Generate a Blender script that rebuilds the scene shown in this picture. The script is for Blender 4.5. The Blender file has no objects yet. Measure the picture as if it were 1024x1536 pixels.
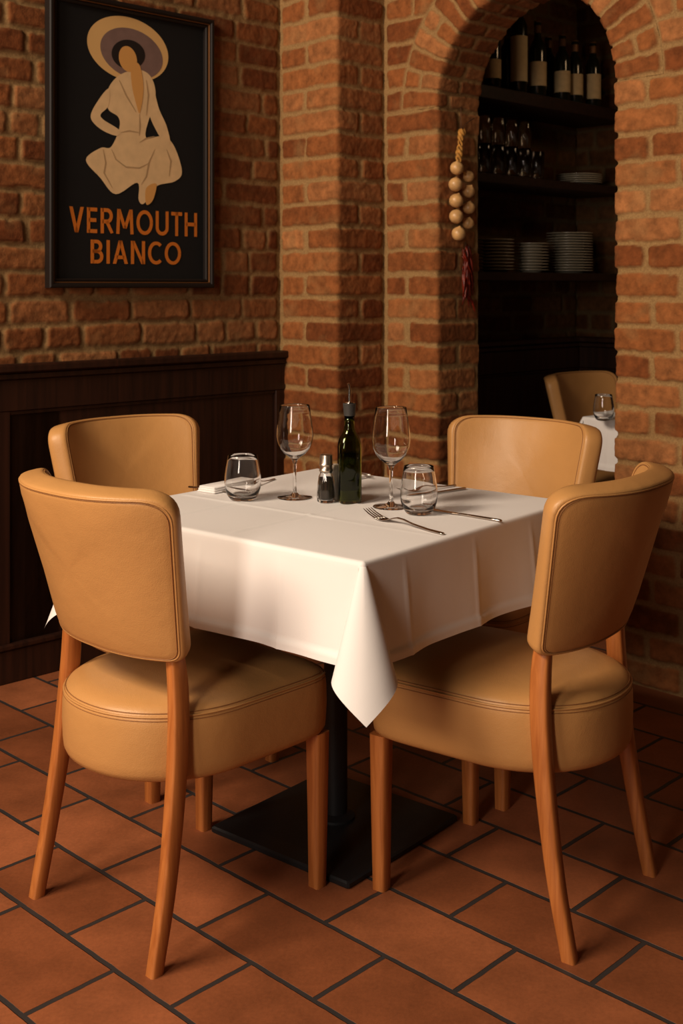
import bpy, math, random
import numpy as np
from mathutils import Vector, Matrix
random.seed(11)
rng = np.random.default_rng(5)
PI = math.pi
K = 1.0328                                   # survey units -> metres
scene = bpy.context.scene
COL = bpy.context.collection

# ------------------------------------------------------------------ materials
def new_mat(name):
    m = bpy.data.materials.new(name); m.use_nodes = True
    nt = m.node_tree; b = nt.nodes['Principled BSDF']
    return m, nt, b

def N(nt, kind, **kw):
    n = nt.nodes.new(kind)
    for k, v in kw.items():
        if k in n.inputs: n.inputs[k].default_value = v
        else: setattr(n, k, v)
    return n

def plain(name, col, rough=.5, metal=0., noise=0., nscale=20., bump=0., bscale=200., coat=0., sheen=0.):
    m, nt, b = new_mat(name)
    b.inputs['Base Color'].default_value = (*col, 1)
    b.inputs['Roughness'].default_value = rough
    b.inputs['Metallic'].default_value = metal
    if coat: b.inputs['Coat Weight'].default_value = coat; b.inputs['Coat Roughness'].default_value = .25
    if sheen: b.inputs['Sheen Weight'].default_value = sheen
    tc = N(nt, 'ShaderNodeTexCoord')
    if noise:
        nz = N(nt, 'ShaderNodeTexNoise', Scale=nscale, Detail=5.)
        nt.links.new(tc.outputs['Object'], nz.inputs['Vector'])
        rp = N(nt, 'ShaderNodeValToRGB')
        rp.color_ramp.elements[0].position = .3; rp.color_ramp.elements[1].position = .7
        rp.color_ramp.elements[0].color = (*[c*(1-noise) for c in col], 1)
        rp.color_ramp.elements[1].color = (*[min(1, c*(1+noise)) for c in col], 1)
        nt.links.new(nz.outputs['Fac'], rp.inputs['Fac'])
        nt.links.new(rp.outputs['Color'], b.inputs['Base Color'])
    if bump:
        nb = N(nt, 'ShaderNodeTexNoise', Scale=bscale, Detail=4.)
        nt.links.new(tc.outputs['Object'], nb.inputs['Vector'])
        bp = N(nt, 'ShaderNodeBump', Strength=bump, Distance=.002)
        nt.links.new(nb.outputs['Fac'], bp.inputs['Height'])
        nt.links.new(bp.outputs['Normal'], b.inputs['Normal'])
    return m

def leather_mat(name, col):
    m, nt, b = new_mat(name)
    tc = N(nt, 'ShaderNodeTexCoord')
    nz = N(nt, 'ShaderNodeTexNoise', Scale=7., Detail=3.)
    nt.links.new(tc.outputs['Object'], nz.inputs['Vector'])
    mx = N(nt, 'ShaderNodeMix', data_type='RGBA')
    mx.inputs[6].default_value = (*[c*.9 for c in col], 1); mx.inputs[7].default_value = (*[c*1.08 for c in col], 1)
    nt.links.new(nz.outputs['Fac'], mx.inputs[0]); nt.links.new(mx.outputs[2], b.inputs['Base Color'])
    b.inputs['Roughness'].default_value = .43
    b.inputs['Specular IOR Level'].default_value = .45
    vo = N(nt, 'ShaderNodeTexVoronoi', Scale=420.)
    n2 = N(nt, 'ShaderNodeTexNoise', Scale=18., Detail=3.)
    nt.links.new(tc.outputs['Object'], vo.inputs['Vector']); nt.links.new(tc.outputs['Object'], n2.inputs['Vector'])
    b1 = N(nt, 'ShaderNodeBump', Strength=.22, Distance=.0008)
    b2 = N(nt, 'ShaderNodeBump', Strength=.25, Distance=.006)
    nt.links.new(vo.outputs['Distance'], b1.inputs['Height']); nt.links.new(n2.outputs['Fac'], b2.inputs['Height'])
    nt.links.new(b2.outputs['Normal'], b1.inputs['Normal']); nt.links.new(b1.outputs['Normal'], b.inputs['Normal'])
    return m

def wood_mat(name, c1, c2, rough=.4, scale=(60, 60, 2.5), bump=.1, coat=0.):
    m, nt, b = new_mat(name)
    tc = N(nt, 'ShaderNodeTexCoord'); mp = N(nt, 'ShaderNodeMapping'); mp.inputs['Scale'].default_value = scale
    nt.links.new(tc.outputs['Object'], mp.inputs['Vector'])
    nz = N(nt, 'ShaderNodeTexNoise', Scale=1., Detail=6., Distortion=.6)
    nt.links.new(mp.outputs['Vector'], nz.inputs['Vector'])
    rp = N(nt, 'ShaderNodeValToRGB'); rp.color_ramp.elements[0].position = .32; rp.color_ramp.elements[1].position = .68
    rp.color_ramp.elements[0].color = (*c1, 1); rp.color_ramp.elements[1].color = (*c2, 1)
    nt.links.new(nz.outputs['Fac'], rp.inputs['Fac']); nt.links.new(rp.outputs['Color'], b.inputs['Base Color'])
    b.inputs['Roughness'].default_value = rough
    if coat: b.inputs['Coat Weight'].default_value = coat; b.inputs['Coat Roughness'].default_value = .2
    bp = N(nt, 'ShaderNodeBump', Strength=bump, Distance=.001)
    nt.links.new(nz.outputs['Fac'], bp.inputs['Height']); nt.links.new(bp.outputs['Normal'], b.inputs['Normal'])
    return m

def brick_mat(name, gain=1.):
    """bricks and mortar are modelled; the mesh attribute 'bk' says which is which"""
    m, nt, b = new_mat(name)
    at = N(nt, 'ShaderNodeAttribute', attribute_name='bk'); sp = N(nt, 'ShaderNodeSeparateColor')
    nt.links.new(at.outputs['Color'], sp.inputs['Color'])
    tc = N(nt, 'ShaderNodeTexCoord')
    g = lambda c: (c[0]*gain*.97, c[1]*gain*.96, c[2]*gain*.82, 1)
    rp = N(nt, 'ShaderNodeValToRGB'); e = rp.color_ramp.elements
    e[0].position = 0.; e[0].color = g((.25, .082, .030)); e[1].position = 1.; e[1].color = g((.52, .235, .105))
    for p, c in ((.3, (.34, .125, .048)), (.6, (.42, .165, .063)), (.82, (.45, .20, .09))):
        k = e.new(p); k.color = g(c)
    nt.links.new(sp.outputs['Green'], rp.inputs['Fac'])
    n1 = N(nt, 'ShaderNodeTexNoise', Scale=28., Detail=7., Roughness=.65)
    n2 = N(nt, 'ShaderNodeTexNoise', Scale=160., Detail=5., Roughness=.7)
    n3 = N(nt, 'ShaderNodeTexNoise', Scale=9., Detail=4.)
    for n in (n1, n2, n3): nt.links.new(tc.outputs['Object'], n.inputs['Vector'])
    sh = N(nt, 'ShaderNodeMapRange'); sh.inputs[1].default_value = .3; sh.inputs[2].default_value = .72
    sh.inputs[3].default_value = .62; sh.inputs[4].default_value = 1.32
    nt.links.new(n1.outputs['Fac'], sh.inputs[0])
    vm = N(nt, 'ShaderNodeVectorMath', operation='SCALE')
    nt.links.new(rp.outputs['Color'], vm.inputs[0]); nt.links.new(sh.outputs[0], vm.inputs['Scale'])
    # pale mortar smears on the brick faces
    sm = N(nt, 'ShaderNodeMapRange'); sm.inputs[1].default_value = .56; sm.inputs[2].default_value = .75
    sm.inputs[3].default_value = 0.; sm.inputs[4].default_value = .42
    nt.links.new(n3.outputs['Fac'], sm.inputs[0])
    mo = N(nt, 'ShaderNodeValToRGB'); mo.color_ramp.elements[0].position = .25; mo.color_ramp.elements[1].position = .75
    mo.color_ramp.elements[0].color = g((.31, .185, .088)); mo.color_ramp.elements[1].color = g((.54, .35, .185))
    nt.links.new(n2.outputs['Fac'], mo.inputs['Fac'])
    m1 = N(nt, 'ShaderNodeMix', data_type='RGBA')
    nt.links.new(sm.outputs[0], m1.inputs[0]); nt.links.new(vm.outputs[0], m1.inputs[6]); nt.links.new(mo.outputs['Color'], m1.inputs[7])
    m2 = N(nt, 'ShaderNodeMix', data_type='RGBA')
    nt.links.new(sp.outputs['Red'], m2.inputs[0]); nt.links.new(mo.outputs['Color'], m2.inputs[6]); nt.links.new(m1.outputs[2], m2.inputs[7])
    nt.links.new(m2.outputs[2], b.inputs['Base Color'])
    b.inputs['Roughness'].default_value = .92; b.inputs['Specular IOR Level'].default_value = .2
    b1 = N(nt, 'ShaderNodeBump', Strength=.55, Distance=.003); b2 = N(nt, 'ShaderNodeBump', Strength=.5, Distance=.006)
    nt.links.new(n2.outputs['Fac'], b1.inputs['Height']); nt.links.new(n1.outputs['Fac'], b2.inputs['Height'])
    nt.links.new(b2.outputs['Normal'], b1.inputs['Normal']); nt.links.new(b1.outputs['Normal'], b.inputs['Normal'])
    return m

def tile_mat():
    m, nt, b = new_mat('terracotta_tiles')
    tc = N(nt, 'ShaderNodeTexCoord'); mp = N(nt, 'ShaderNodeMapping', vector_type='TEXTURE')
    ang = math.atan2(-.698, .716)
    a = (math.cos(ang), math.sin(ang)); n = (-math.sin(ang), math.cos(ang))
    # a grid node: along a = -1.590, along n = 1.216 (survey units)
    ox = a[0]*(-1.592+.158)*K + n[0]*1.22*K; oy = a[1]*(-1.592+.158)*K + n[1]*1.22*K
    mp.inputs['Location'].default_value = (ox, oy, 0); mp.inputs['Rotation'].default_value = (0, 0, ang)
    nt.links.new(tc.outputs['Object'], mp.inputs['Vector'])
    nw = N(nt, 'ShaderNodeTexNoise', Scale=26., Detail=3.)
    nt.links.new(tc.outputs['Object'], nw.inputs['Vector'])
    wv = N(nt, 'ShaderNodeVectorMath', operation='MULTIPLY_ADD')
    wv.inputs[1].default_value = (.004, .004, 0)
    nt.links.new(nw.outputs['Color'], wv.inputs[0]); nt.links.new(mp.outputs['Vector'], wv.inputs[2])
    br = N(nt, 'ShaderNodeTexBrick', Scale=1.)
    br.offset = .5; br.offset_frequency = 2; br.squash = 1.
    br.inputs['Brick Width'].default_value = .3265; br.inputs['Row Height'].default_value = .191
    br.inputs['Mortar Size'].default_value = .0060; br.inputs['Mortar Smooth'].default_value = .25
    br.inputs['Color1'].default_value = (0, 0, 0, 1); br.inputs['Color2'].default_value = (1, 1, 1, 1); br.inputs['Mortar'].default_value = (.5, .5, .5, 1)
    nt.links.new(wv.outputs[0], br.inputs['Vector'])
    rp = N(nt, 'ShaderNodeValToRGB'); e = rp.color_ramp.elements
    e[0].color = (.245, .082, .031, 1); e[1].color = (.375, .136, .056, 1)
    nt.links.new(br.outputs['Color'], rp.inputs['Fac'])
    n1 = N(nt, 'ShaderNodeTexNoise', Scale=5., Detail=6., Roughness=.6); n2 = N(nt, 'ShaderNodeTexNoise', Scale=120., Detail=5., Roughness=.7)
    for q in (n1, n2): nt.links.new(tc.outputs['Object'], q.inputs['Vector'])
    sh = N(nt, 'ShaderNodeMapRange'); sh.inputs[1].default_value = .3; sh.inputs[2].default_value = .7; sh.inputs[3].default_value = .72; sh.inputs[4].default_value = 1.2
    nt.links.new(n1.outputs['Fac'], sh.inputs[0])
    s2 = N(nt, 'ShaderNodeMapRange'); s2.inputs[1].default_value = .3; s2.inputs[2].default_value = .7; s2.inputs[3].default_value = .88; s2.inputs[4].default_value = 1.12
    nt.links.new(n2.outputs['Fac'], s2.inputs[0])
    mu = N(nt, 'ShaderNodeMath', operation='MULTIPLY'); nt.links.new(sh.outputs[0], mu.inputs[0]); nt.links.new(s2.outputs[0], mu.inputs[1])
    vm = N(nt, 'ShaderNodeVectorMath', operation='SCALE'); nt.links.new(rp.outputs['Color'], vm.inputs[0]); nt.links.new(mu.outputs[0], vm.inputs['Scale'])
    mx = N(nt, 'ShaderNodeMix', data_type='RGBA'); mx.inputs[7].default_value = (.050, .043, .040, 1)
    nt.links.new(br.outputs['Fac'], mx.inputs[0]); nt.links.new(vm.outputs[0], mx.inputs[6])
    nt.links.new(mx.outputs[2], b.inputs['Base Color'])
    rr = N(nt, 'ShaderNodeMapRange'); rr.inputs[3].default_value = .42; rr.inputs[4].default_value = .62
    nt.links.new(n1.outputs['Fac'], rr.inputs[0]); nt.links.new(rr.outputs[0], b.inputs['Roughness'])
    b.inputs['Specular IOR Level'].default_value = .35
    iv = N(nt, 'ShaderNodeMath', operation='SUBTRACT'); iv.inputs[0].default_value = 1.; nt.links.new(br.outputs['Fac'], iv.inputs[1])
    b1 = N(nt, 'ShaderNodeBump', Strength=.8, Distance=.004); nt.links.new(iv.outputs[0], b1.inputs['Height'])
    b2 = N(nt, 'ShaderNodeBump', Strength=.2, Distance=.002); nt.links.new(n2.outputs['Fac'], b2.inputs['Height'])
    n4 = N(nt, 'ShaderNodeTexNoise', Scale=8., Detail=2.); nt.links.new(tc.outputs['Object'], n4.inputs['Vector'])
    b3 = N(nt, 'ShaderNodeBump', Strength=.3, Distance=.008); nt.links.new(n4.outputs['Fac'], b3.inputs['Height'])
    nt.links.new(b3.outputs['Normal'], b1.inputs['Normal'])
    nt.links.new(b1.outputs['Normal'], b2.inputs['Normal']); nt.links.new(b2.outputs['Normal'], b.inputs['Normal'])
    return m

def cloth_mat():
    m, nt, b = new_mat('white_linen')
    b.inputs['Base Color'].default_value = (.82, .785, .765, 1); b.inputs['Roughness'].default_value = .85
    b.inputs['Sheen Weight'].default_value = .15; b.inputs['Specular IOR Level'].default_value = .2
    tc = N(nt, 'ShaderNodeTexCoord')
    nz = N(nt, 'ShaderNodeTexNoise', Scale=700., Detail=2.); n2 = N(nt, 'ShaderNodeTexNoise', Scale=9., Detail=4.)
    nt.links.new(tc.outputs['Object'], nz.inputs['Vector']); nt.links.new(tc.outputs['Object'], n2.inputs['Vector'])
    b1 = N(nt, 'ShaderNodeBump', Strength=.15, Distance=.0006); b2 = N(nt, 'ShaderNodeBump', Strength=.12, Distance=.01)
    nt.links.new(nz.outputs['Fac'], b1.inputs['Height']); nt.links.new(n2.outputs['Fac'], b2.inputs['Height'])
    nt.links.new(b2.outputs['Normal'], b1.inputs['Normal']); nt.links.new(b1.outputs['Normal'], b.inputs['Normal'])
    return m

def glass_mat(name, col=(1, 1, 1), rough=0., ior=1.47, thin=0.):
    m, nt, b = new_mat(name)
    b.inputs['Base Color'].default_value = (*col, 1); b.inputs['Roughness'].default_value = rough
    b.inputs['Transmission Weight'].default_value = 1.; b.inputs['IOR'].default_value = ior
    if thin:
        tr = N(nt, 'ShaderNodeBsdfTransparent'); mx = N(nt, 'ShaderNodeMixShader'); mx.inputs[0].default_value = thin
        nt.links.new(b.outputs[0], mx.inputs[1]); nt.links.new(tr.outputs[0], mx.inputs[2])
        nt.links.new(mx.outputs[0], nt.nodes['Material Output'].inputs['Surface'])
    return m

M = dict(
    leather=leather_mat('tan_leather', (.545, .295, .108)),
    seam=plain('seam_thread', (.30, .135, .045), .6),
    beech=wood_mat('beech_wood', (.37, .125, .03), (.52, .20, .055), .38, (90, 90, 5), .12, .15),
    dark=wood_mat('dark_stained_wood', (.022, .0075, .004), (.050, .0165, .0075), .45, (45, 45, 2.2), .2),
    darkshelf=wood_mat('shelf_wood', (.018, .006, .003), (.036, .012, .006), .55, (40, 40, 40), .15),
    brick=brick_mat('brick_and_mortar', .86), leftbrick=brick_mat('left_shaded_brick_and_mortar', .70), dimbrick=brick_mat('alcove_shaded_brick_and_mortar', .30), tile=tile_mat(), cloth=cloth_mat(),  # left-wall and alcove copies: same brick with shade put into the colour
    iron=plain('black_cast_iron', (.012, .012, .013), .5, 0., bump=.15, bscale=90.),
    glass=glass_mat('clear_glass', ior=1.45),
    green=glass_mat('olive_green_glass', (.30, .34, .055), ior=1.45),
    oil=plain('dark_vinegar', (.010, .006, .002), .2),
    litgreen=plain('lit_bottom_green', (.20, .16, .012), .3, noise=.5, nscale=60.),  # colour standing in for light in the bottle's green bottom
    steel=plain('polished_steel', (.62, .56, .50), .17, 1.),
    cap=plain('brushed_steel', (.66, .56, .46), .33, 1., bump=.1, bscale=300.),
    rubber=plain('grey_rubber', (.05, .045, .04), .55),
    pepper=plain('ground_pepper', (.045, .030, .018), .9, noise=.7, nscale=500.),
    ceramic=plain('white_ceramic', (.74, .68, .60), .25),
    plate=plain('cream_plate', (.62, .55, .42), .3),
    onion=plain('onion_skin', (.66, .40, .17), .42, noise=.22, nscale=35., coat=.2),
    straw=plain('plaited_straw', (.50, .25, .05), .7, noise=.35, nscale=90., bump=.6, bscale=150.),
    twine=plain('brown_twine', (.12, .05, .02), .9),
    chili=plain('dried_chili_red', (.16, .016, .006), .32, noise=.55, nscale=50.),
    framew=plain('frame_black', (.011, .0055, .003), .62),
    gilt=plain('gilt_edge', (.20, .085, .025), .5, .3),
    black=plain('poster_black', (.006, .0048, .004), .8),
    cream=plain('poster_cream', (.78, .56, .31), .6, noise=.06, nscale=30.),
    hatc=plain('poster_hat_cream', (.74, .48, .20), .6), mauve=plain('poster_mauve', (.24, .155, .13), .6, noise=.1, nscale=25.),
    skin=plain('poster_skin', (.70, .38, .12), .6), fold=plain('poster_fold_tone', (.50, .34, .18), .6),
    orange=plain('poster_orange', (.64, .20, .022), .6),
    hair=plain('poster_hair', (.02, .014, .012), .6),
    winegl=plain('dark_bottle_glass', (.010, .011, .006), .12, coat=.4),
    label=plain('aged_paper_label', (.52, .38, .20), .8, noise=.12, nscale=40.),
    whlabel=plain('pale_paper_label', (.62, .50, .30), .8, noise=.06, nscale=40.),
    plaster=plain('dark_plaster', (.10, .06, .035), .9, noise=.2, nscale=6.),
)

# ------------------------------------------------------------------ mesh helpers
class MB:
    def __init__(s): s.v = []; s.f = []; s.m = []; s.mi = 0
    def add(s, verts, faces):
        o = len(s.v); s.v += [tuple(p) for p in verts]; s.f += [tuple(i+o for i in f) for f in faces]; s.m += [s.mi]*len(faces)
    def rings(s, rings, cap0=True, cap1=True, closed=True):
        n = len(rings[0]); o = len(s.v); fs = []
        for r in rings: s.v += [tuple(p) for p in r]
        for k in range(len(rings)-1):
            for i in range(n if closed else n-1):
                j = (i+1) % n
                fs.append((o+k*n+i, o+k*n+j, o+(k+1)*n+j, o+(k+1)*n+i))
        if cap0: fs.append(tuple(o+i for i in reversed(range(n))))
        if cap1: fs.append(tuple(o+(len(rings)-1)*n+i for i in range(n)))
        s.f += fs; s.m += [s.mi]*len(fs)
    def lathe(s, prof, n=40, c=(0, 0, 0), closed_profile=False):
        o = len(s.v); P = len(prof); fs = []
        for (r, z) in prof:
            r = max(r, 1e-5)
            for i in range(n):
                a = 2*PI*i/n; s.v.append((c[0]+r*math.cos(a), c[1]+r*math.sin(a), c[2]+z))
        for k in range(P if closed_profile else P-1):
            k2 = (k+1) % P
            for i in range(n):
                j = (i+1) % n; fs.append((o+k*n+i, o+k*n+j, o+k2*n+j, o+k2*n+i))
        s.f += fs; s.m += [s.mi]*len(fs)
    def box(s, x0, x1, y0, y1, z0, z1, bev=0., T=None):
        b = bev
        if b:
            sec = [(x0+b, y0), (x1-b, y0), (x1, y0+b), (x1, y1-b), (x1-b, y1), (x0+b, y1), (x0, y1-b), (x0, y0+b)]
            ins = [(x0+2*b, y0+b), (x1-2*b, y0+b), (x1-b, y0+2*b), (x1-b, y1-2*b), (x1-2*b, y1-b), (x0+2*b, y1-b), (x0+b, y1-2*b), (x0+b, y0+2*b)]
            R = [[(x, y, z0) for x, y in ins], [(x, y, z0+b) for x, y in sec], [(x, y, z1-b) for x, y in sec], [(x, y, z1) for x, y in ins]]
        else:
            sec = [(x0, y0), (x1, y0), (x1, y1), (x0, y1)]
            R = [[(x, y, z0) for x, y in sec], [(x, y, z1) for x, y in sec]]
        if T: R = [[T(*p) for p in r] for r in R]
        s.rings(R)
    def tube(s, pts, r, n=8, closed=False):
        pts = [Vector(p) for p in pts]; m = len(pts); rr = r if isinstance(r, (list, tuple)) else [r]*m
        rings = []; up = Vector((0, 0, 1)); prev = None
        for i, p in enumerate(pts):
            a = pts[(i-1) % m] if (i > 0 or closed) else p; b = pts[(i+1) % m] if (i < m-1 or closed) else p
            t = (b-a); t = t.normalized() if t.length > 1e-9 else Vector((0, 0, 1))
            if prev is None:
                u = t.cross(up); u = u if u.length > .05 else t.cross(Vector((1, 0, 0)))
            else: u = prev - t*prev.dot(t)
            u.normalize(); prev = u; w = t.cross(u)
            rings.append([p+(u*math.cos(2*PI*k/n)+w*math.sin(2*PI*k/n))*rr[i] for k in range(n)])
        if closed: rings.append(rings[0]); s.rings(rings, False, False)
        else: s.rings(rings)
    def build(s, name, mat, parent=None, loc=None, smooth=True, auto=None, rotz=0):
        me = bpy.data.meshes.new(name); me.from_pydata(s.v, [], s.f); me.validate()
        for mt in (mat if isinstance(mat, list) else [mat]): me.materials.append(mt)
        if isinstance(mat, list) and len(me.polygons) == len(s.m):
            for p, k in zip(me.polygons, s.m): p.material_index = k
        me.update()
        import bmesh
        bm = bmesh.new(); bm.from_mesh(me); bmesh.ops.recalc_face_normals(bm, faces=bm.faces[:]); bm.to_mesh(me); bm.free()
        if smooth:
            me.shade_smooth()
            if auto is not None: me.set_sharp_from_angle(angle=math.radians(auto))
        o = bpy.data.objects.new(name, me); COL.objects.link(o)
        if parent: o.parent = parent
        if loc: o.location = loc
        if rotz: o.rotation_euler = (0, 0, rotz)
        return o

def tag(o, label=None, cat=None, group=None, kind=None):
    if label: o['label'] = label
    if cat: o['category'] = cat
    if group: o['group'] = group
    if kind: o['kind'] = kind
    return o
def empty(name, loc, rz, label, cat, group=None):
    o = bpy.data.objects.new(name, None); COL.objects.link(o); o.empty_display_size = .05
    o.location = loc; o.rotation_euler = (0, 0, rz)
    return tag(o, label, cat, group)
def kids(o): return [c for c in bpy.data.objects if c.parent == o]
def dup(o, loc, rz, label=None, parent=None):
    c = o.copy(); COL.objects.link(c)
    if parent: c.parent = parent
    else:
        c.location = loc; c.rotation_euler = (0, 0, rz)
        if label: c['label'] = label
    for k in kids(o): dup(k, None, None, None, c)
    return c

# ------------------------------------------------------------------ value noise
_tab = rng.random((6, 256, 256))
def vn(x, y, f, seed=0):
    x = np.asarray(x)*f + 61.7*seed; y = np.asarray(y)*f + 23.1*seed
    xi = np.floor(x).astype(int); yi = np.floor(y).astype(int); fx = x-xi; fy = y-yi
    fx = fx*fx*(3-2*fx); fy = fy*fy*(3-2*fy); t = _tab[seed % 6]
    g = lambda a, b: t[a % 256, b % 256]
    return ((g(xi, yi)*(1-fx)+g(xi+1, yi)*fx)*(1-fy)+(g(xi, yi+1)*(1-fx)+g(xi+1, yi+1)*fx)*fy)*2-1

def relief(S, Z, bricks, off=0.):
    """height and (mask, tone) of laid bricks on a grid of surface coordinates"""
    ns, nz = S.shape
    s1 = S[:, 0]; z1 = Z[0, :]
    Ws = S + .0042*vn(S+off, Z, 22, 1) + .0022*vn(S+off, Z, 75, 2)
    Wz = Z + .0042*vn(S+off, Z, 20, 3) + .0022*vn(S+off, Z, 70, 4)
    mask = np.zeros_like(S); tone = np.full_like(S, .5); H = np.zeros_like(S)
    for (a, b, c, d) in bricks:
        i0, i1 = np.searchsorted(s1, (a-.02, b+.02)); j0, j1 = np.searchsorted(z1, (c-.02, d+.02))
        if i1 <= i0 or j1 <= j0: continue
        w = Ws[i0:i1, j0:j1]; q = Wz[i0:i1, j0:j1]
        cx, cy, hx, hy = (a+b)/2, (c+d)/2, (b-a)/2, (d-c)/2; r = random.uniform(.008, .016)
        qx = np.abs(w-cx)-(hx-r); qy = np.abs(q-cy)-(hy-r)
        dd = np.hypot(np.maximum(qx, 0), np.maximum(qy, 0))+np.minimum(np.maximum(qx, qy), 0)-r
        m = np.clip((.002-dd)/.006, 0, 1); m = m*m*(3-2*m)
        h = m*(.0068+random.uniform(-.0025, .003)) + m*((w-cx)/max(hx, .03)*random.uniform(-.0018, .0018)+(q-cy)/hy*random.uniform(-.0018, .0018))
        up = m > mask[i0:i1, j0:j1]
        mask[i0:i1, j0:j1] = np.where(up, m, mask[i0:i1, j0:j1]); H[i0:i1, j0:j1] = np.where(up, h, H[i0:i1, j0:j1])
        tone[i0:i1, j0:j1] = np.where(up, random.random(), tone[i0:i1, j0:j1])
    H = H + .0016*vn(S+off, Z, 45, 5)*(1.2-.5*mask) + .0013*vn(S+off, Z, 110, 0)*(.5+mask*.5)
    return H, mask, tone

class Patches:
    def __init__(s): s.P = []; s.F = []; s.C = []; s.n = 0
    def add(s, X, mask, tone, keep=None):
        ns, nz = X.shape[:2]; s.P.append(X.reshape(-1, 3)); s.C.append(np.stack([mask, tone, tone*0, tone*0+1], -1).reshape(-1, 4))
        idx = np.arange(ns*nz).reshape(ns, nz)+s.n
        q = np.stack([idx[:-1, :-1], idx[1:, :-1], idx[1:, 1:], idx[:-1, 1:]], -1)
        if keep is not None:
            k = keep[:-1, :-1] & keep[1:, :-1] & keep[1:, 1:] & keep[:-1, 1:]; q = q[k]
        s.F.append(q.reshape(-1, 4)); s.n += ns*nz
    def build(s, name, mat, kind='structure', label=None):
        V = np.concatenate(s.P); F = np.concatenate(s.F); C = np.concatenate(s.C)
        used = np.zeros(len(V), bool); used[F.ravel()] = True
        mp = np.cumsum(used)-1; V = V[used]; C = C[used]; F = mp[F]
        me = bpy.data.meshes.new(name)
        me.vertices.add(len(V)); me.vertices.foreach_set('co', V.ravel().astype(np.float32))
        me.loops.add(F.size); me.loops.foreach_set('vertex_index', F.ravel().astype(np.int32))
        me.polygons.add(len(F)); me.polygons.foreach_set('loop_start', np.arange(0, F.size, 4, dtype=np.int32))
        me.polygons.foreach_set('loop_total', np.full(len(F), 4, np.int32))
        me.update(calc_edges=True)
        at = me.color_attributes.new('bk', 'FLOAT_COLOR', 'POINT'); at.data.foreach_set('color', C.ravel().astype(np.float32))
        me.materials.append(mat); me.shade_smooth(); me.validate()
        o = bpy.data.objects.new(name, me); COL.objects.link(o); o['kind'] = kind
        return o

def path_frames(corners, s, rad=.014, flip=1.):
    """base points and outward normals along a plan polyline with eased corners; s = arc lengths"""
    c = [np.array(p, float) for p in corners]
    seg = [c[i+1]-c[i] for i in range(len(c)-1)]; L = [np.linalg.norm(q) for q in seg]; T = [q/l for q, l in zip(seg, L)]
    nrm = [np.array([t[1], -t[0]])*flip for t in T]
    cum = np.concatenate([[0], np.cumsum(L)])
    P = np.zeros((len(s), 2)); Nn = np.zeros((len(s), 2))
    for i, x in enumerate(s):
        k = min(max(int(np.searchsorted(cum, x, 'right')-1), 0), len(T)-1)
        p = c[k]+T[k]*(x-cum[k]); n = nrm[k].copy()
        for j in range(1, len(cum)-1):
            d = x-cum[j]
            if abs(d) < rad:
                w = (d/rad+1)/2
                a = c[j]-T[j-1]*rad; b = c[j]+T[j]*rad
                p = a*(1-w)**2+c[j]*2*w*(1-w)+b*w*w
                n = nrm[j-1]*(1-w)+nrm[j]*w; n /= np.linalg.norm(n)
        P[i] = p; Nn[i] = n
    return P, Nn

def strip(pt, corners, L, z0, z1, bricks, res=.006, flip=1., off=0., keepf=None, hs=1., push=0., clipf=None):
    s = np.linspace(0, L, max(2, int(L/res)+1)); z = np.linspace(z0, z1, int((z1-z0)/res)+1)
    P, Nn = path_frames(corners, s, flip=flip)
    S, Z = np.meshgrid(s, z, indexing='ij')
    H, mk, tn = relief(S, Z, bricks, off)
    if clipf is not None:
        cm = clipf(S, Z); H = H*cm; mk = mk*cm
    H = H*hs+push
    X = np.stack([P[:, 0:1]+Nn[:, 0:1]*H, P[:, 1:2]+Nn[:, 1:2]*H, Z], -1)
    pt.add(X, mk, tn, keepf(S, Z) if keepf else None)

CH = 1.86*K/22; MJ = .017                         # course height and joint
def courses(z0, z1): 
    k0 = int(math.floor(z0/CH)); k1 = int(math.ceil(z1/CH))
    return [(k, k*CH+random.uniform(-.002, .002)) for k in range(k0, k1)]
def running(s0, s1, z0, z1, mix=.4):
    out = []
    for k, z in courses(z0, z1):
        s = s0+random.uniform(-.2, 0); hdr = random.random() < mix
        while s < s1:
            l = random.uniform(.205, .245) if not (hdr and random.random() < .55) and random.random() > .1 else random.uniform(.095, .135)
            a, b = max(s, s0-.05), min(s+l, s1)
            if s1-b < .05: b = s1
            if b-a > .035: out.append((a, b, z+MJ/2+random.uniform(-.002, .002), z+CH-MJ/2+random.uniform(-.002, .002)))
            s += l+random.uniform(.012, .021)
            if b == s1: break
    return out
def piers(cuts_even, cuts_odd, z0, z1):
    out = []
    for k, z in courses(z0, z1):
        for a, b in (cuts_even if k % 2 else cuts_odd):
            j = random.uniform(-.008, .008)
            out.append((a+(j if a > .05 else 0), b+(j if b-a < .2 else 0), z+MJ/2+random.uniform(-.002, .002), z+CH-MJ/2+random.uniform(-.002, .002)))
    return out

# ------------------------------------------------------------------ room geometry (plan)
A = np.array([.719, .695]); B = np.array([.695, -.719])         # along the left wall / along the arch wall
W0 = np.array([-1.068, 3.615])*K                                 # a point of the left wall
cor1 = W0 + A*1.162*K
cor2 = cor1 + B*.3105*K
cor3 = cor2 + A*.2425*K
ZT = 2.75
# left wall
Lw = 3.4
st = cor1 - A*Lw
pt = Patches()
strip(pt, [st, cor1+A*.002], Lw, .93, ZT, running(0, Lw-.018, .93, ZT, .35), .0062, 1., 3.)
pt.build('wall_left', M['leftbrick'])  # dimness of this wall is painted in by the darker brick copy
# pier between the left wall and the arch
pl1, pl2 = .3105*K, .2425*K
pt = Patches()
strip(pt, [cor1, cor2, cor3], pl1+pl2, 0, ZT,
      piers([(.02, pl1+.105), (pl1+.122, pl1+pl2-.016)], [(.02, .145), (.163, pl1+pl2-.016)], 0, ZT), .0055, 1., 9.)
pt.build('wall_pier', M['brick'])
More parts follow.
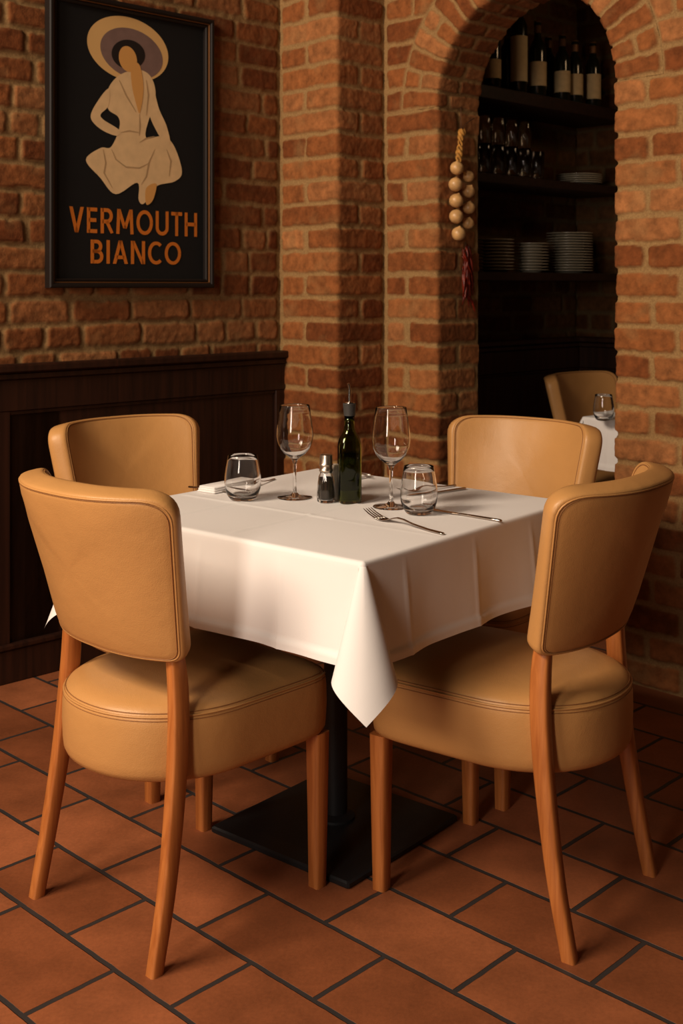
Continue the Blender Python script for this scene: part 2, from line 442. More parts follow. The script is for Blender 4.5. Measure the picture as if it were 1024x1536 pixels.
# arch wall
T0, T1, TE = .262*K, 1.001*K, 2.15
DEP = .235; ZS = 1.86*K; CX = (T0+T1)/2; R0 = (T1-T0)/2; RW = .17
pt = Patches()
P = lambda t: cor3+B*t
strip(pt, [P(0), P(T0), P(T0)+A*DEP], T0+DEP, 0, ZS+.003,
      piers([(.022, T0+.105), (T0+.122, T0+DEP)], [(.022, .115), (.132, T0+DEP-.02)], 0, ZS), .0055, 1., 14.)
rb = []
for (a, b, c, d) in running(DEP+.16, DEP+TE-T1, 0, ZS, .45): rb.append((a, b, c, d))
for k, z in courses(0, ZS):
    e = DEP+(.115 if k % 2 else .215) - .0
    rb.append((DEP-.11, e+random.uniform(-.01, .01), z+MJ/2, z+CH-MJ/2))
    rb = [q for q in rb if not (abs(q[2]-(z+MJ/2)) < .01 and q[0] < e+.012 and q[0] > DEP)] if False else rb
# lay the right side course by course so joints stagger
rb = []
for k, z in courses(0, ZS):
    s = DEP-(.11 if k % 2 else .05); first = True
    e = DEP+(.115 if k % 2 else .225)+random.uniform(-.012, .012)
    rb.append((s, e, z+MJ/2, z+CH-MJ/2)); s = e+.017
    while s < DEP+TE-T1:
        l = random.choice((random.uniform(.10, .13), random.uniform(.2, .24), random.uniform(.2, .24)))
        rb.append((s, s+l, z+MJ/2+random.uniform(-.002, .002), z+CH-MJ/2+random.uniform(-.002, .002))); s += l+random.uniform(.013, .02)
strip(pt, [P(T1)+A*DEP, P(T1), P(TE)], DEP+TE-T1, 0, ZS+.003, rb, .0055, 1., 21.)
# spandrel above the springing
def keep(S, Z): return np.hypot(S-CX, Z-ZS) > R0+RW-.02
sb = []
for k, z in courses(ZS, ZT):
    s = .022
    while s < TE:
        l = random.uniform(.10, .13) if random.random() < .35 else random.uniform(.2, .24)
        sb.append((s, s+l, z+MJ/2, z+CH-MJ/2)); s += l+random.uniform(.013, .02)
strip(pt, [P(0), P(TE)], TE, ZS, ZT, sb, .0062, 1., 33., keep, clipf=lambda S, Z: np.clip((np.hypot(S-CX, Z-ZS)-R0-RW-.004)/.008, 0, 1))
# voussoir ring and vault underside
nph = 300; nq = int((RW+DEP)/.0055)
ph = np.linspace(0, PI, nph); qq = np.linspace(0, RW+DEP, nq); Rr = R0+.06
PH, Q = np.meshgrid(ph, qq, indexing='ij'); NV = 21; vb = []; dphi = PI*Rr/NV
for k in range(NV):
    a, b = k*dphi+.007, (k+1)*dphi-.007
    if k % 3 == 1: vb += [(a, b, .006, .075), (a, b, .09, RW+.1), (a, b, RW+.117, RW+DEP)]
    elif k % 3 == 2: vb += [(a, b, .006, RW+.12), (a, b, RW+.137, RW+DEP)]
    else: vb += [(a, b, .004, RW+.05), (a, b, RW+.067, RW+DEP)]
H, mk, tn = relief(PH*Rr, Q, vb, 41.)
rad = .014
q1 = np.clip(Q, 0, RW); dep = np.clip(Q-RW, 0, None); Rq = R0+RW-q1
w = np.clip((Q-RW)/rad, -1, 1)*.5+.5                       # 0 = front, 1 = underside
nf = -A; nx = -np.cos(PH); nz = np.sin(PH)
na = np.sqrt(1-w); nb = np.sqrt(w); lift = .003*(Q < RW-.02)
Rr2 = Rq-(H)*nb; D2 = dep-(H+.002)*na
ease = (1-np.abs(np.clip((Q-RW)/rad, -1, 1)))*.0035
Rr2 = Rr2+ease; D2 = D2+ease
tt = CX+nx*Rr2
X = np.stack([cor3[0]+B[0]*tt+A[0]*D2, cor3[1]+B[1]*tt+A[1]*D2, ZS+nz*Rr2], -1)
pt.add(X, mk, tn)
pt.build('wall_back', M['brick'])

# room behind the arch
V0 = np.array([.346, 4.80])*K; corB = V0 + A*1.064*K
pt = Patches()
jb = P(T0)+A*DEP; s0 = V0 + A*float((jb-V0)@A)
Ls = float(np.linalg.norm(corB-s0))
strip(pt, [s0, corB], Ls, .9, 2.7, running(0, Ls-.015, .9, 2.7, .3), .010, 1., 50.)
pt.build('wall_alcove_left', M['dimbrick'])  # alcove shade is carried by the darkened brick colour
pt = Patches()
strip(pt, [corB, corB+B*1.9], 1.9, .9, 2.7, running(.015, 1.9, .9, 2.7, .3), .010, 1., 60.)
pt.build('wall_alcove_back', M['dimbrick'])  # same darkened brick, shade in the colour
b = MB(); r_end = corB+B*1.9
def quad(p, q, z0, z1): b.add([(p[0], p[1], z0), (q[0], q[1], z0), (q[0], q[1], z1), (p[0], p[1], z1)], [(0, 1, 2, 3)])
quad(r_end, P(TE+.1)+A*.3, 0, 2.7)
tag(b.build('wall_alcove_right', M['plaster']), kind='structure')
b = MB(); quad(P(TE), P(TE)+A*DEP, 0, 2.7); quad(jb, s0, 0, 2.7)
tag(b.build('wall_alcove_return', M['plaster']), kind='structure')
b = MB(); c4 = [s0-B*.1, corB+A*.1-B*.1, r_end+A*.1, P(TE)+A*.01, P(0)+A*.01-B*.1]
b.add([(p[0], p[1], 2.7) for p in c4], [(0, 1, 2, 3, 4)])
tag(b.build('ceiling_alcove', M['plaster']), kind='structure')

# floor
b = MB(); b.add([(-5, -2.5, 0), (5, -2.5, 0), (5, 8, 0), (-5, 8, 0)], [(0, 1, 2, 3)])
tag(b.build('floor', M['tile'], smooth=False), kind='structure')

# wainscot, dark stained panelling
def wainscot(name, o2, d2, L, zt, stiles, joints, cap_over=.012, th=.03):
    """o2 = plan origin on the wall, d2 = direction; panelling faces the side of (d.y,-d.x)"""
    n2 = np.array([d2[1], -d2[0]])
    T = lambda x, y, z: (o2[0]+d2[0]*x+n2[0]*y, o2[1]+d2[1]*x+n2[1]*y, z)
    b = MB()
    edges = [0]+joints+[L]
    for a, c in zip(edges[:-1], edges[1:]): b.box(a+.001, c-.001, 0, th-.012, .0, zt-.03, .002, T)
    root = b.build(name, M['dark'], auto=40); tag(root, kind='structure')
    b = MB(); b.box(-.0, L+cap_over, -.0, th+.022, zt-.028, zt, .006, T); b.box(0, L+.006, 0, th+.010, zt-.05, zt-.028, .004, T); b.build('cap_rail', M['dark'], root, auto=40)
    b = MB(); b.box(0, L, th-.014, th, zt-.15, zt-.05, .002, T); b.box(0, L, th-.016, th-.006, zt-.163, zt-.15, .002, T); b.build('top_rail', M['dark'], root, auto=40)
    for s in stiles:
        b = MB(); b.box(s-.035, s+.035, th-.014, th-.0005, .11, zt-.15, .002, T); b.build('stile', M['dark'], root, auto=40)
    b = MB(); b.box(0, L, th-.014, th+.006, 0, .105, .003, T); b.box(0, L, th-.014, th+.012, .105, .125, .005, T); b.build('base_board', M['dark'], root, auto=40)
    return root
wL = 3.45
wo = cor1 - A*(wL-.02)
wainscot('trim_1', wo, A, wL, 1.013, [wL-.035, wL-1.22, wL-2.4], [wL-1.0, wL-1.6, wL-2.2, wL-2.8], .014, .036)
wainscot('trim_2', s0, A, Ls-.002, 1.02, [.04, .5], [.3], 0)
wainscot('trim_3', corB+B*.035, B, 1.85, 1.02, [.035, .42, .8, 1.2], [.6], 0)

# ------------------------------------------------------------------ lights, world, camera
def area(name, loc, tgt, size, size_y, power, col):
    l = bpy.data.lights.new(name, 'AREA'); l.shape = 'RECTANGLE'; l.size = size; l.size_y = size_y; l.energy = power; l.color = col
    o = bpy.data.objects.new(name, l); COL.objects.link(o); o.location = loc
    o.rotation_euler = (Vector(tgt)-Vector(loc)).to_track_quat('-Z', 'Y').to_euler(); return o
area('window_light', (-2.8, .6, 3.4), (0, 2.8, .6), 1.6, 1.2, 196, (1, .84, .67))
area('tall_window_light', (-1.75, -.95, 1.75), (0, 2.8, .9), .62, 1.7, 60, (1, .87, .74))
area('alcove_light', (1.75, 4.35, 2.45), (.75, 5.2, 1.3), .25, .25, 1.7, (1, .66, .36))
wd = bpy.data.worlds.new('dim_room'); scene.world = wd; wd.use_nodes = True
bg = wd.node_tree.nodes['Background']; bg.inputs['Color'].default_value = (1, .66, .40, 1); bg.inputs['Strength'].default_value = .03
cam = bpy.data.cameras.new('camera'); co = bpy.data.objects.new('camera', cam); COL.objects.link(co)
co.location = (0, 0, 1.26); co.rotation_euler = (PI/2, 0, 0)
cam.sensor_width = 36; cam.lens = 1760*36/1536; cam.shift_y = -338/1536; cam.clip_start = .05
cam.dof.use_dof = True; cam.dof.focus_distance = 2.5; cam.dof.aperture_fstop = 7.
scene.camera = co
scene.view_settings.view_transform = 'Standard'; scene.view_settings.look = 'None'
scene.view_settings.exposure = .06; scene.view_settings.gamma = .88

# ------------------------------------------------------------------ chair
def seat_outline(n=88):
    out = []
    hw, yf, yb, r = .216, .240, -.02, .035
    for i in range(n):
        a = 2*PI*i/n; c, s = math.cos(a), math.sin(a)
        e = 2.12 if s < 0 else 9.
        ax, ay = hw, (yf-yb if s >= 0 else .228)
        k = (abs(c)**e+abs(s)**e)**(-1/e) if s < 0 else (abs(c)**e+abs(s)**e)**(-1/e)
        x, y = ax*c*k, yb+ay*s*k
        x *= 1-.06*max(0, (y-yb)/(yf-yb))**2*0
        out.append((x, y))
    return out
def back_surface(x, z, off=0.):
    def base(x, z):
        t = z/.33; w = .20+.035*t
        return Vector((x, -.138-.060*t-(.056+.046*t)*(1-abs(x/w)**2.6), .560+z*.976))
    e = .002; p = base(x, z)
    n = (base(x+e, z)-base(x-e, z)).cross(base(x, z+e)-base(x, z-e)).normalized()   # points to the rear
    return p+n*off
def back_outline(n_arc=9):
    cor = [((-.197, 0), .022), ((.197, 0), .022), ((.236, .332), .05), ((-.236, .332), .05)]
    pts = []
    for i in range(4):
        p, r = Vector(cor[i][0]), cor[i][1]; a = (Vector(cor[i-1][0])-p).normalized(); c = (Vector(cor[(i+1) % 4][0])-p).normalized()
        p0, p1 = p+a*r, p+c*r
        for k in range(n_arc):
            w = k/(n_arc-1); pts.append(p0*(1-w)**2+p*2*w*(1-w)+p1*w*w)
    out = []
    for i in range(len(pts)):
        q, r = pts[i], pts[(i+1) % len(pts)]; d = (r-q).length; m = max(1, int(d/.016))
        for k in range(m): out.append(q.lerp(r, k/m))
    return out
def rect_leg(slices, bev=.004):
    R = []
    for (x, y, z, w, d) in slices:
        a, c = w/2, d/2; bb = bev
        R.append([(x+px, y+py, z) for px, py in ((-a+bb, -c), (a-bb, -c), (a, -c+bb), (a, c-bb), (a-bb, c), (-a+bb, c), (-a, c-bb), (-a, -c+bb))])
    return R
def smooth_slices(sl, m=24):
    zs = [s[2] for s in sl]; out = []
    for k in range(m+1):
        z = zs[0]+(zs[-1]-zs[0])*k/m; i = max(0, min(len(sl)-2, int(np.searchsorted(zs, z)-1)))
        p0, p1, p2, p3 = sl[max(i-1, 0)], sl[i], sl[i+1], sl[min(i+2, len(sl)-1)]
        u = (z-p1[2])/(p2[2]-p1[2]); row = []
        for c in (0, 1, 3, 4):
            m1 = (p2[c]-p0[c])/max(p2[2]-p0[2], 1e-6)*(p2[2]-p1[2]); m2 = (p3[c]-p1[c])/max(p3[2]-p1[2], 1e-6)*(p2[2]-p1[2])
            row.append((2*u**3-3*u*u+1)*p1[c]+(u**3-2*u*u+u)*m1+(-2*u**3+3*u*u)*p2[c]+(u**3-u*u)*m2)
        out.append((row[0], row[1], z, row[2], row[3]))
    return out
def make_chair(label):
    root = empty('dining_chair', (0, 0, 0), 0, label, 'chair', 'tan leather dining chairs')
    so = seat_outline(); b = MB(); cy = -.01
    rg = []
    for k, z in ((.02, .318), (.5, .318), (.86, .319), (.94, .3215), (.975, .327), (.993, .337), (1.0, .352), (1.006, .39), (1.003, .425), (.997, .441), (.990, .4465),
                 (.984, .4475), (.978, .4515), (.955, .4585), (.90, .4665), (.78, .4735), (.55, .479), (.28, .4815), (.02, .482)):
        rg.append([(x*k, cy+(y-cy)*k, z) for x, y in so])
    b.rings(rg); seat = b.build('seat', M['leather'], root)
    b = MB()
    b.tube([(x*.990, cy+(y-cy)*.990, .4472) for x, y in so], .0024, 6, True)
    b.build('piping', M['leather'], seat)
    b = MB()
    for k, z in ((.9975, .4405), (.9765, .4535)): b.tube([(x*k, cy+(y-cy)*k, z) for x, y in so], .0009, 5, True)
    b.build('stitching', M['seam'], seat)
    bo = back_outline(); c = Vector((0, .17)); b = MB(); rg = []
    prof = [(.0, .0305), (.3, .0305), (.6, .030), (.8, .0288), (.9, .0272), (.94, .0262), (.957, .0243), (.970, .0252), (.985, .0232), (.995, .0175), (1.0, .008)]
    seq = [(k, -h) for k, h in prof]+[(k, h) for k, h in reversed(prof)]
    for k, h in seq:
        k = max(k, .01)
        rg.append([back_surface(*(c+(p-c)*k), h) for p in bo])
    b.rings(rg); back = b.build('backrest', M['leather'], root)
    b = MB()
    for sgn in (1, -1):
        b.tube([back_surface(*(c+(p-c)*.960), sgn*.0250) for p in bo], .0021, 6, True)
    b.build('piping', M['leather'], back)
    b = MB()
    for sgn in (1, -1):
        b.tube([back_surface(*(c+(p-c)*.945), sgn*.0264) for p in bo], .0009, 5, True)
    b.build('stitching', M['seam'], back)
    for s in (1, -1):
        b = MB()
        b.rings(rect_leg(smooth_slices([(.200*s, -.225, 0, .025, .028), (.198*s, -.196, .14, .026, .031), (.191*s, -.171, .30, .027, .035), (.186*s, -.159, .42, .027, .037),
                         (.180*s, -.155, .50, .026, .037), (.173*s, -.158, .57, .024, .032), (.168*s, -.165, .60, .020, .022)])))
        b.build('leg', M['beech'], root, auto=50)
    for s in (1, -1):
        b = MB()
        b.rings(rect_leg([(.187*s, .208, 0, .030, .030), (.187*s, .209, .16, .034, .034), (.1865*s, .209, .325, .039, .038)]))
        b.build('leg', M['beech'], root, auto=50)
    return root
ch = make_chair('tan leather dining chair in the left foreground, its back turned to the viewer')
def place(o, x, y, ang): o.location = (x, y, 0); o.rotation_euler = (0, 0, math.radians(ang)-PI/2)
place(ch, -.330, 2.450, 46.)
for (x, y, ang, lb) in (
        (.362, 2.487, 144., 'tan leather dining chair in the right foreground, before the brick right of the arch'),
        (-.463, 3.155, -48., 'tan leather dining chair by the dark wood panelling beneath the poster'),
        (.372, 3.115, 231.5, 'tan leather dining chair across the set table, in front of the arch'),
        (1.184, 4.918, -48., 'tan chair half seen through the arch behind a second white table')):
    c = dup(ch, (0, 0, 0), 0, lb); place(c, x, y, ang)

# ------------------------------------------------------------------ table, cloth
U = Vector((.636, .772, 0)).normalized(); Vv = Vector((-U.y, U.x, 0)); TC = Vector((-.0137, 2.736, 0)); TA = math.atan2(U.y, U.x)
def make_table(label):
    root = empty('pedestal_table', (0, 0, 0), 0, label, 'table', 'pedestal tables')
    b = MB(); b.box(-.397, .397, -.397, .397, .722, .7465, .004); b.build('tabletop', M['dark'], root, auto=40)
    b = MB(); b.lathe([(.0, .02), (.045, .02), (.045, .03), (.0275, .038), (.0275, .70), (.05, .702), (.05, .7215), (.0, .7215)], 28); b.build('pedestal', M['iron'], root, auto=40)
    b = MB(); b.box(-.205, .205, -.205, .205, 0.0, .016, .004)
    b.rings([[(-.205+.03, -.175, .014), (.175, -.175, .014), (.175, .175, .014), (-.175, .175, .014)], [(-.06, -.06, .024), (.06, -.06, .024), (.06, .06, .024), (-.06, .06, .024)]])
    b.build('base_plate', M['iron'], root, auto=30)
    return root
tb = make_table('square pedestal table with a black base under the nearer white tablecloth')
tb.location = TC; tb.rotation_euler = (0, 0, TA)
def cloth_mesh(half=.4, drop=.197, zt=.7502, seed=0, creases=(-.28, -.03, .2)):
    """square cloth over a square top, hanging sides and a conical fold at every corner"""
    b = MB(); hem = .014; rnd = .010
    def side_profile(d):                       # arc length past the edge -> (outward, down)
        if d < rnd*PI/2: a = d/rnd; return rnd*math.sin(a)*.9, rnd*(1-math.cos(a))
        return rnd*.9+.0, rnd+(d-rnd*PI/2)
    ds = [0, .004, .008, .012, .0157]+[.0157+(drop-.014-.0157)*k/18 for k in range(1, 19)]+[drop-.012, drop-.004, drop+.004, drop+.006]
    def wave(s, d, k):
        f = max(0, (d-.015)/drop)
        w = .0035*f*math.sin(11*s+k*1.7)+.0035*f*math.sin(23*s+k*2.9+1)+.008*f
        for c in creases: w += .0024*min(1, f*4)*math.exp(-((s-c)/.006)**2)+.007*f*math.exp(-((s-c)/.045)**2)
        if d > drop-.0125: w += .0026
        return w
    n = 128; e = half-rnd*.6
    xs = [-half+.8*0+(2*half)*i/n for i in range(n+1)]
    g = [[(x, y) for y in xs] for x in xs]
    vs = []
    for i, x in enumerate(xs):
        for j, y in enumerate(xs):
            X = max(-e, min(e, x)) if abs(x) > e else x; Y = y
            z = zt; ef = min(1, (half-abs(x))/.03)*min(1, (half-abs(y))/.03)
            for c in creases[1:]: z += .0024*ef*math.exp(-((y-c)/.005)**2)*(1 if x < .1 else .4)
            z += .0024*ef*math.exp(-((x+.13)/.005)**2)*(1 if y > -.1 else .3)
            vs.append((x*e/half, y*e/half, z))
    fs = [(i*(n+1)+j, (i+1)*(n+1)+j, (i+1)*(n+1)+j+1, i*(n+1)+j+1) for i in range(n) for j in range(n)]
    b.add(vs, fs)
    for k in range(4):                          # hanging sides
        ca, sa = math.cos(k*PI/2), math.sin(k*PI/2); rows = []
        for s in [-1+2*i/n for i in range(n+1)]:
            row = []
            for d in ds:
                o_, dn = side_profile(d); blend = min(1, (1-abs(s))*half/.04)
                o_ = e+o_+wave(s*half, d, k+seed)*blend
                x, y = o_, s*e
                row.append((x*ca-y*sa, x*sa+y*ca, zt-dn))
            rows.append(row)
        b.rings(rows, False, False, closed=False)
        oc = [[(e+.009*math.sin(q)*math.cos(g_), e+.009*math.sin(q)*math.sin(g_), zt-.010*(1-math.cos(q))) for g_ in [PI/2*i/8 for i in range(9)]] for q in [PI/2*j/8 for j in range(9)]]
        b.rings([[(x*ca-y*sa, x*sa+y*ca, z) for x, y, z in r_] for r_ in oc], False, False, closed=False)
        # corner fold between side k and side k+1
        m = 48; rows = []
        al = math.asin(.25); diag = Vector((1, 1, 0)).normalized(); tang = Vector((1, -1, 0)).normalized(); down = Vector((0, 0, -1))
        axis = down*math.cos(al)+diag*math.sin(al)
        e1 = (down-axis*axis.dot(down)).normalized()
        apex = Vector((e, e, zt))
        for i in range(m+1):
            th = PI/2*i/m; ph = 4*th
            # pleat leans: swing of the fold makes it broader than deep
            dr = down+diag*((.37 if k == 1 else .42)*(1-math.cos(ph))/2)+tang*(.27*math.sin(ph)+(.03 if k == 2 else 0)*(1-math.cos(ph))/2)
            dr.normalize()
            thd = min(th, PI/2-th); L = (drop+.006)/math.cos(thd)
            row = []
            for kk in range(22):
                r = L*kk/21
                off = rnd*.9*(1-math.exp(-r/.008))
                q = apex+dr*r
                wgt = abs(math.cos(2*th))
                base = Vector((1, 0, 0)) if th < PI/4 else Vector((0, 1, 0))
                q += (base*wgt+diag*(1-wgt))*off
                q += Vector((0, 0, -1))*0
                row.append((q.x*ca-q.y*sa, q.x*sa+q.y*ca, q.z))
            rows.append(row)
        b.rings(rows, False, False, closed=False)
    return b
cl = cloth_mesh().build('tablecloth', M['cloth'], None, TC, rotz=TA)
import bmesh
bm = bmesh.new(); bm.from_mesh(cl.data); bmesh.ops.remove_doubles(bm, verts=bm.verts[:], dist=.0006); bm.to_mesh(cl.data); bm.free()
tag(cl, 'white linen tablecloth with pointed corner folds on the table with the wine glasses', 'tablecloth')

t2 = dup(tb, (1.51, 4.60, 0), math.radians(44), 'square pedestal table under white cloth seen through the arch')
cl2 = bpy.data.objects.new('tablecloth', cl.data); COL.objects.link(cl2); cl2.location = (1.51, 4.60, 0); cl2.rotation_euler = (0, 0, math.radians(44))
tag(cl2, 'white tablecloth of the second table, partly hidden by the brick wall right of the arch', 'tablecloth')

# ------------------------------------------------------------------ things on the table
ZC = .7508
def wine_glass_mb():
    b = MB()
    outer = [(.0, .0), (.041, .0), (.0425, .0012), (.041, .0026), (.025, .0042), (.010, .0075), (.0052, .014), (.0042, .03), (.0040, .06), (.0044, .082), (.007, .0915), (.014, .0985),
             (.026, .107), (.036, .119), (.0425, .134), (.0448, .150), (.0440, .166), (.0415, .184), (.0385, .203), (.0358, .2225), (.0355, .2236)]
    inner = [(.0350, .2225), (.0376, .203), (.0405, .184), (.0430, .166), (.0438, .150), (.0415, .1345), (.035, .1205), (.025, .109), (.013, .1015), (.005, .0985), (.0, .098)]
    b.lathe(outer+inner, 56); return b
def tumbler_mb():
    b = MB()
    outer = [(.0, .0015), (.022, .001), (.026, .0), (.031, .003), (.0375, .013), (.0425, .028), (.0440, .042), (.0432, .058), (.0405, .076), (.0370, .095), (.0348, .1065), (.0343, .1072)]
    inner = [(.0335, .1065), (.0356, .095), (.0390, .076), (.0416, .058), (.0423, .042), (.0405, .0285), (.034, .0155), (.026, .0115), (.013, .0098), (.0, .0094)]
    b.lathe(outer+inner, 56); return b
def thing_mesh(mb, name, mat, loc, label, cat, group=None, rz=0, auto=None):
    return tag(mb.build(name, mat, None, loc, auto=auto, rotz=rz), label, cat, group)
def dup1(o, loc, label=None, rz=0, sc=None):
    c = o.copy(); COL.objects.link(c); c.location = loc; c.rotation_euler = (0, 0, rz)
    if label: c['label'] = label
    if sc: c.scale = sc
    return c
g1 = thing_mesh(wine_glass_mb(), 'wine_glass', M['glass'], (-.1126, 2.832, ZC), 'empty stemmed wine glass left of the oil bottle', 'wine glass', 'stemmed wine glasses')
dup1(g1, (.1145, 2.712, ZC), 'empty stemmed wine glass right of the oil bottle', sc=(1, 1, 1.03))
g2 = thing_mesh(tumbler_mb(), 'water_tumbler', M['glass'], (-.236, 2.805, ZC), 'stemless clear water glass standing left of both wine glasses', 'glass', 'stemless water glasses')
dup1(g2, (.1735, 2.632, ZC), 'stemless clear water glass on the right, behind the nearest fork', sc=(.96, .96, 1))
dup1(g2, (.998, 4.47, ZC), 'clear glass on the second table seen through the arch', sc=(.9, .9, .92))

# oil bottle
def sq_lathe(b, prof, n=48, sq=.0):
    rg = []
    for r, z, e in prof:
        row = []
        for i in range(n):
            a = 2*PI*i/n; c, s = math.cos(a), math.sin(a); k = (abs(c)**e+abs(s)**e)**(-1/e)
            row.append((r*c*k, r*s*k, z))
        rg.append(row)
    b.rings(rg)
ob = empty('oil_bottle', (.0189, 2.77, ZC), math.radians(8), 'dark green glass cruet with steel pouring spout in the middle of the table', 'bottle')
o_ = [(.001, .0, 4), (.0235, .0, 4), (.0262, .003, 4.2), (.0272, .008, 4.2), (.0272, .130, 4), (.0265, .140, 3.4), (.0240, .150, 2.8), (.0195, .1595, 2.3), (.0150, .168, 2), (.0128, .177, 2), (.0122, .190, 2), (.0122, .2045, 2)]
i_ = [(.0098, .2045, 2), (.0098, .190, 2), (.0104, .177, 2), (.0128, .168, 2), (.0172, .1595, 2.3), (.0217, .150, 2.8), (.0242, .140, 3.4), (.0249, .130, 4), (.0249, .010, 4), (.022, .006, 4), (.001, .006, 4)]
b = MB(); sq_lathe(b, o_+i_); b.build('bottle_body', M['green'], ob)
b = MB(); sq_lathe(b, [(.001, .0065, 4), (.0205, .0068, 4), (.0230, .012, 4), (.0232, .112, 4), (.0232, .1185, 4), (.001, .1185, 4)]); vin = b.build('vinegar', M['oil'], ob)
vin.scale = (1.055, 1.055, 1)
b = MB(); sq_lathe(b, [(.001, .0061, 4), (.0244, .0064, 4), (.0246, .012, 4), (.0246, .028, 4), (.0242, .033, 4), (.001, .033, 4)]); b.build('lit_bottom', M['litgreen'], ob)  # added green block imitating the lit bottom of the bottle
b = MB(); b.lathe([(.0, .196), (.0090, .196), (.0095, .2046), (.0135, .2048), (.0138, .209), (.0155, .230), (.0160, .2325), (.0150, .234), (.0, .235)], 32); st_ = b.build('stopper', M['rubber'], ob, auto=40)
b = MB(); b.lathe([(.0, .234), (.0125, .2345), (.0120, .2365), (.004, .2375), (.0, .2378)], 28)
b.tube([(0, 0, .2365), (0, 0, .252), (.0004, 0, .264), (-.0006, 0, .272), (-.0030, 0, .281)], [.0036, .0034, .0034, .0033, .0031], 12); b.build('pouring_spout', M['steel'], ob, auto=50)
# pepper shaker
ps = empty('pepper_shaker', (-.0363, 2.775, ZC), .2, 'small glass pepper shaker with ribbed steel top, left of the cruet', 'shaker')
def flute(b, prof, n=64, k=8, amp=.035):
    b.rings([[(r*(1+a_*math.cos(k*2*PI*i/n))*math.cos(2*PI*i/n), r*(1+a_*math.cos(k*2*PI*i/n))*math.sin(2*PI*i/n), z) for i in range(n)] for r, z, a_ in prof])
b = MB(); flute(b, [(.001, .0, 0), (.0185, .0, .02), (.0205, .003, .035), (.0212, .012, .04), (.0208, .03, .04), (.0192, .048, .04), (.0172, .062, .03), (.0145, .068, 0), (.0135, .074, 0),
                    (.0118, .074, 0), (.0125, .068, 0), (.0152, .061, .03), (.0172, .048, .04), (.0188, .03, .04), (.0190, .012, .04), (.0175, .006, .02), (.001, .006, 0)]); b.build('glass_jar', M['glass'], ps)
b = MB(); flute(b, [(.001, .0062, 0), (.0170, .0064, .02), (.0184, .012, .04), (.0182, .03, .04), (.0166, .048, .04), (.0150, .058, .03), (.001, .0585, 0)]); b.build('pepper', M['pepper'], ps)
b = MB(); b.lathe([(.0, .072), (.0155, .072), (.0162, .073), (.0165, .0765), (.0155, .078), (.0148, .079), (.0148, .0865), (.0158, .0875), (.0165, .089), (.0158, .0905), (.0152, .0915), (.0152, .108), (.0146, .1115), (.0125, .113), (.0, .1135)], 36); b.build('steel_cap', M['cap'], ps, auto=40)
# salt shaker
ss = empty('salt_shaker', (-.0148, 2.815, ZC), 0, 'plain white shaker mostly hidden between the pepper shaker and the cruet', 'shaker')
b = MB(); b.lathe([(.0, 0), (.0145, 0), (.0155, .002), (.0155, .070), (.0150, .074), (.0, .074)], 32); b.build('shaker_body', M['ceramic'], ss, auto=40)
b = MB(); b.lathe([(.0, .074), (.0142, .0742), (.0146, .077), (.0125, .082), (.006, .084), (.0, .0842)], 28); b.build('shaker_top', M['ceramic'], ss, auto=40)

# cutlery: built along +x (handle end at x=0, tip at x=L)
def bar(b, secs):
    """secs = (x, yc, zc, half width, half thickness)"""
    R = []
    for x, y, z, w, t in secs:
        R.append([(x, y+w*math.cos(a)*1., z+t*math.sin(a)) for a in [2*PI*k/12 for k in range(12)]])
    b.rings(R)
def fork(name, loc, rz, label, s=1.):
    root = empty(name, loc, rz, label, 'fork', 'steel forks')
    b = MB()
    bar(b, [(.0, 0, .0022, .003, .0012), (.003, 0, .0024, .0046, .0019), (.012, 0, .0026, .0049, .0020), (.04, 0, .0032, .0042, .0018), (.08, 0, .0064, .0029, .0017), (.105, 0, .0105, .0026, .0017),
            (.122, 0, .0112, .003, .0016), (.135, 0, .0085, .0062, .0012), (.147, 0, .0045, .0100, .0010), (.158, 0, .0028, .0118, .0009), (.166, 0, .0030, .0120, .0008)])
    b.build('handle', M['steel'], root)
    for k in range(4):
        y = -.0096+.0064*k; b = MB()
        bar(b, [(.163, y*1.02, .0029, .0021, .0009), (.178, y*1.02, .0048, .0019, .0009), (.195, y, .0098, .0016, .0009), (.207, y*.97, .0150, .0011, .0008), (.211, y*.96, .0168, .0004, .0004)])
        b.build('tine', M['steel'], root)
    root.scale = (s, s, s); return root
def knife(name, loc, rz, label, s=1.):
    root = empty(name, loc, rz, label, 'knife', 'steel knives')
    b = MB(); bar(b, [(.0, 0, .003, .0025, .0014), (.003, 0, .0034, .0048, .0026), (.03, 0, .0034, .0046, .0027), (.08, 0, .0034, .0036, .0025), (.102, 0, .0034, .0034, .0022), (.106, 0, .0034, .0034, .0020)]); b.build('handle', M['steel'], root)
    b = MB(); bar(b, [(.104, 0, .0034, .0034, .0012), (.110, 0, .0034, .0050, .0010), (.125, .0010, .0034, .0082, .0009), (.175, .0008, .0034, .0086, .0008), (.198, 0, .0034, .0062, .0006), (.212, -.0030, .0034, .0016, .0004)]); b.build('blade', M['steel'], root)
    root.scale = (s, s, s); return root
def aim(p, q): return math.atan2(q[1]-p[1], q[0]-p[0])
fork('table_fork', (.209, 2.406, ZC), aim((.209, 2.406), (.0532, 2.602)), 'steel fork lying nearest the viewer, on the open front of the cloth', 1.16)
knife('table_knife', (.3458, 2.5356, ZC), aim((.3458, 2.5356), (.213, 2.659)), 'steel knife lying to the right, its tip behind the right water glass', 1.05)
knife('table_knife', (.312, 2.949, ZC), aim((.312, 2.949), (.238, 2.888)), 'steel knife before the far right chair, beside a fork')
fork('table_fork', (.292, 2.996, ZC+.0008), aim((.292, 2.996), (.142, 2.868)), 'steel fork before the far right chair, behind a knife', .95)
knife('table_knife', (-.387, 2.970, ZC), aim((-.387, 2.970), (-.292, 2.905)), 'steel knife at the far left beside the folded napkin', .95)
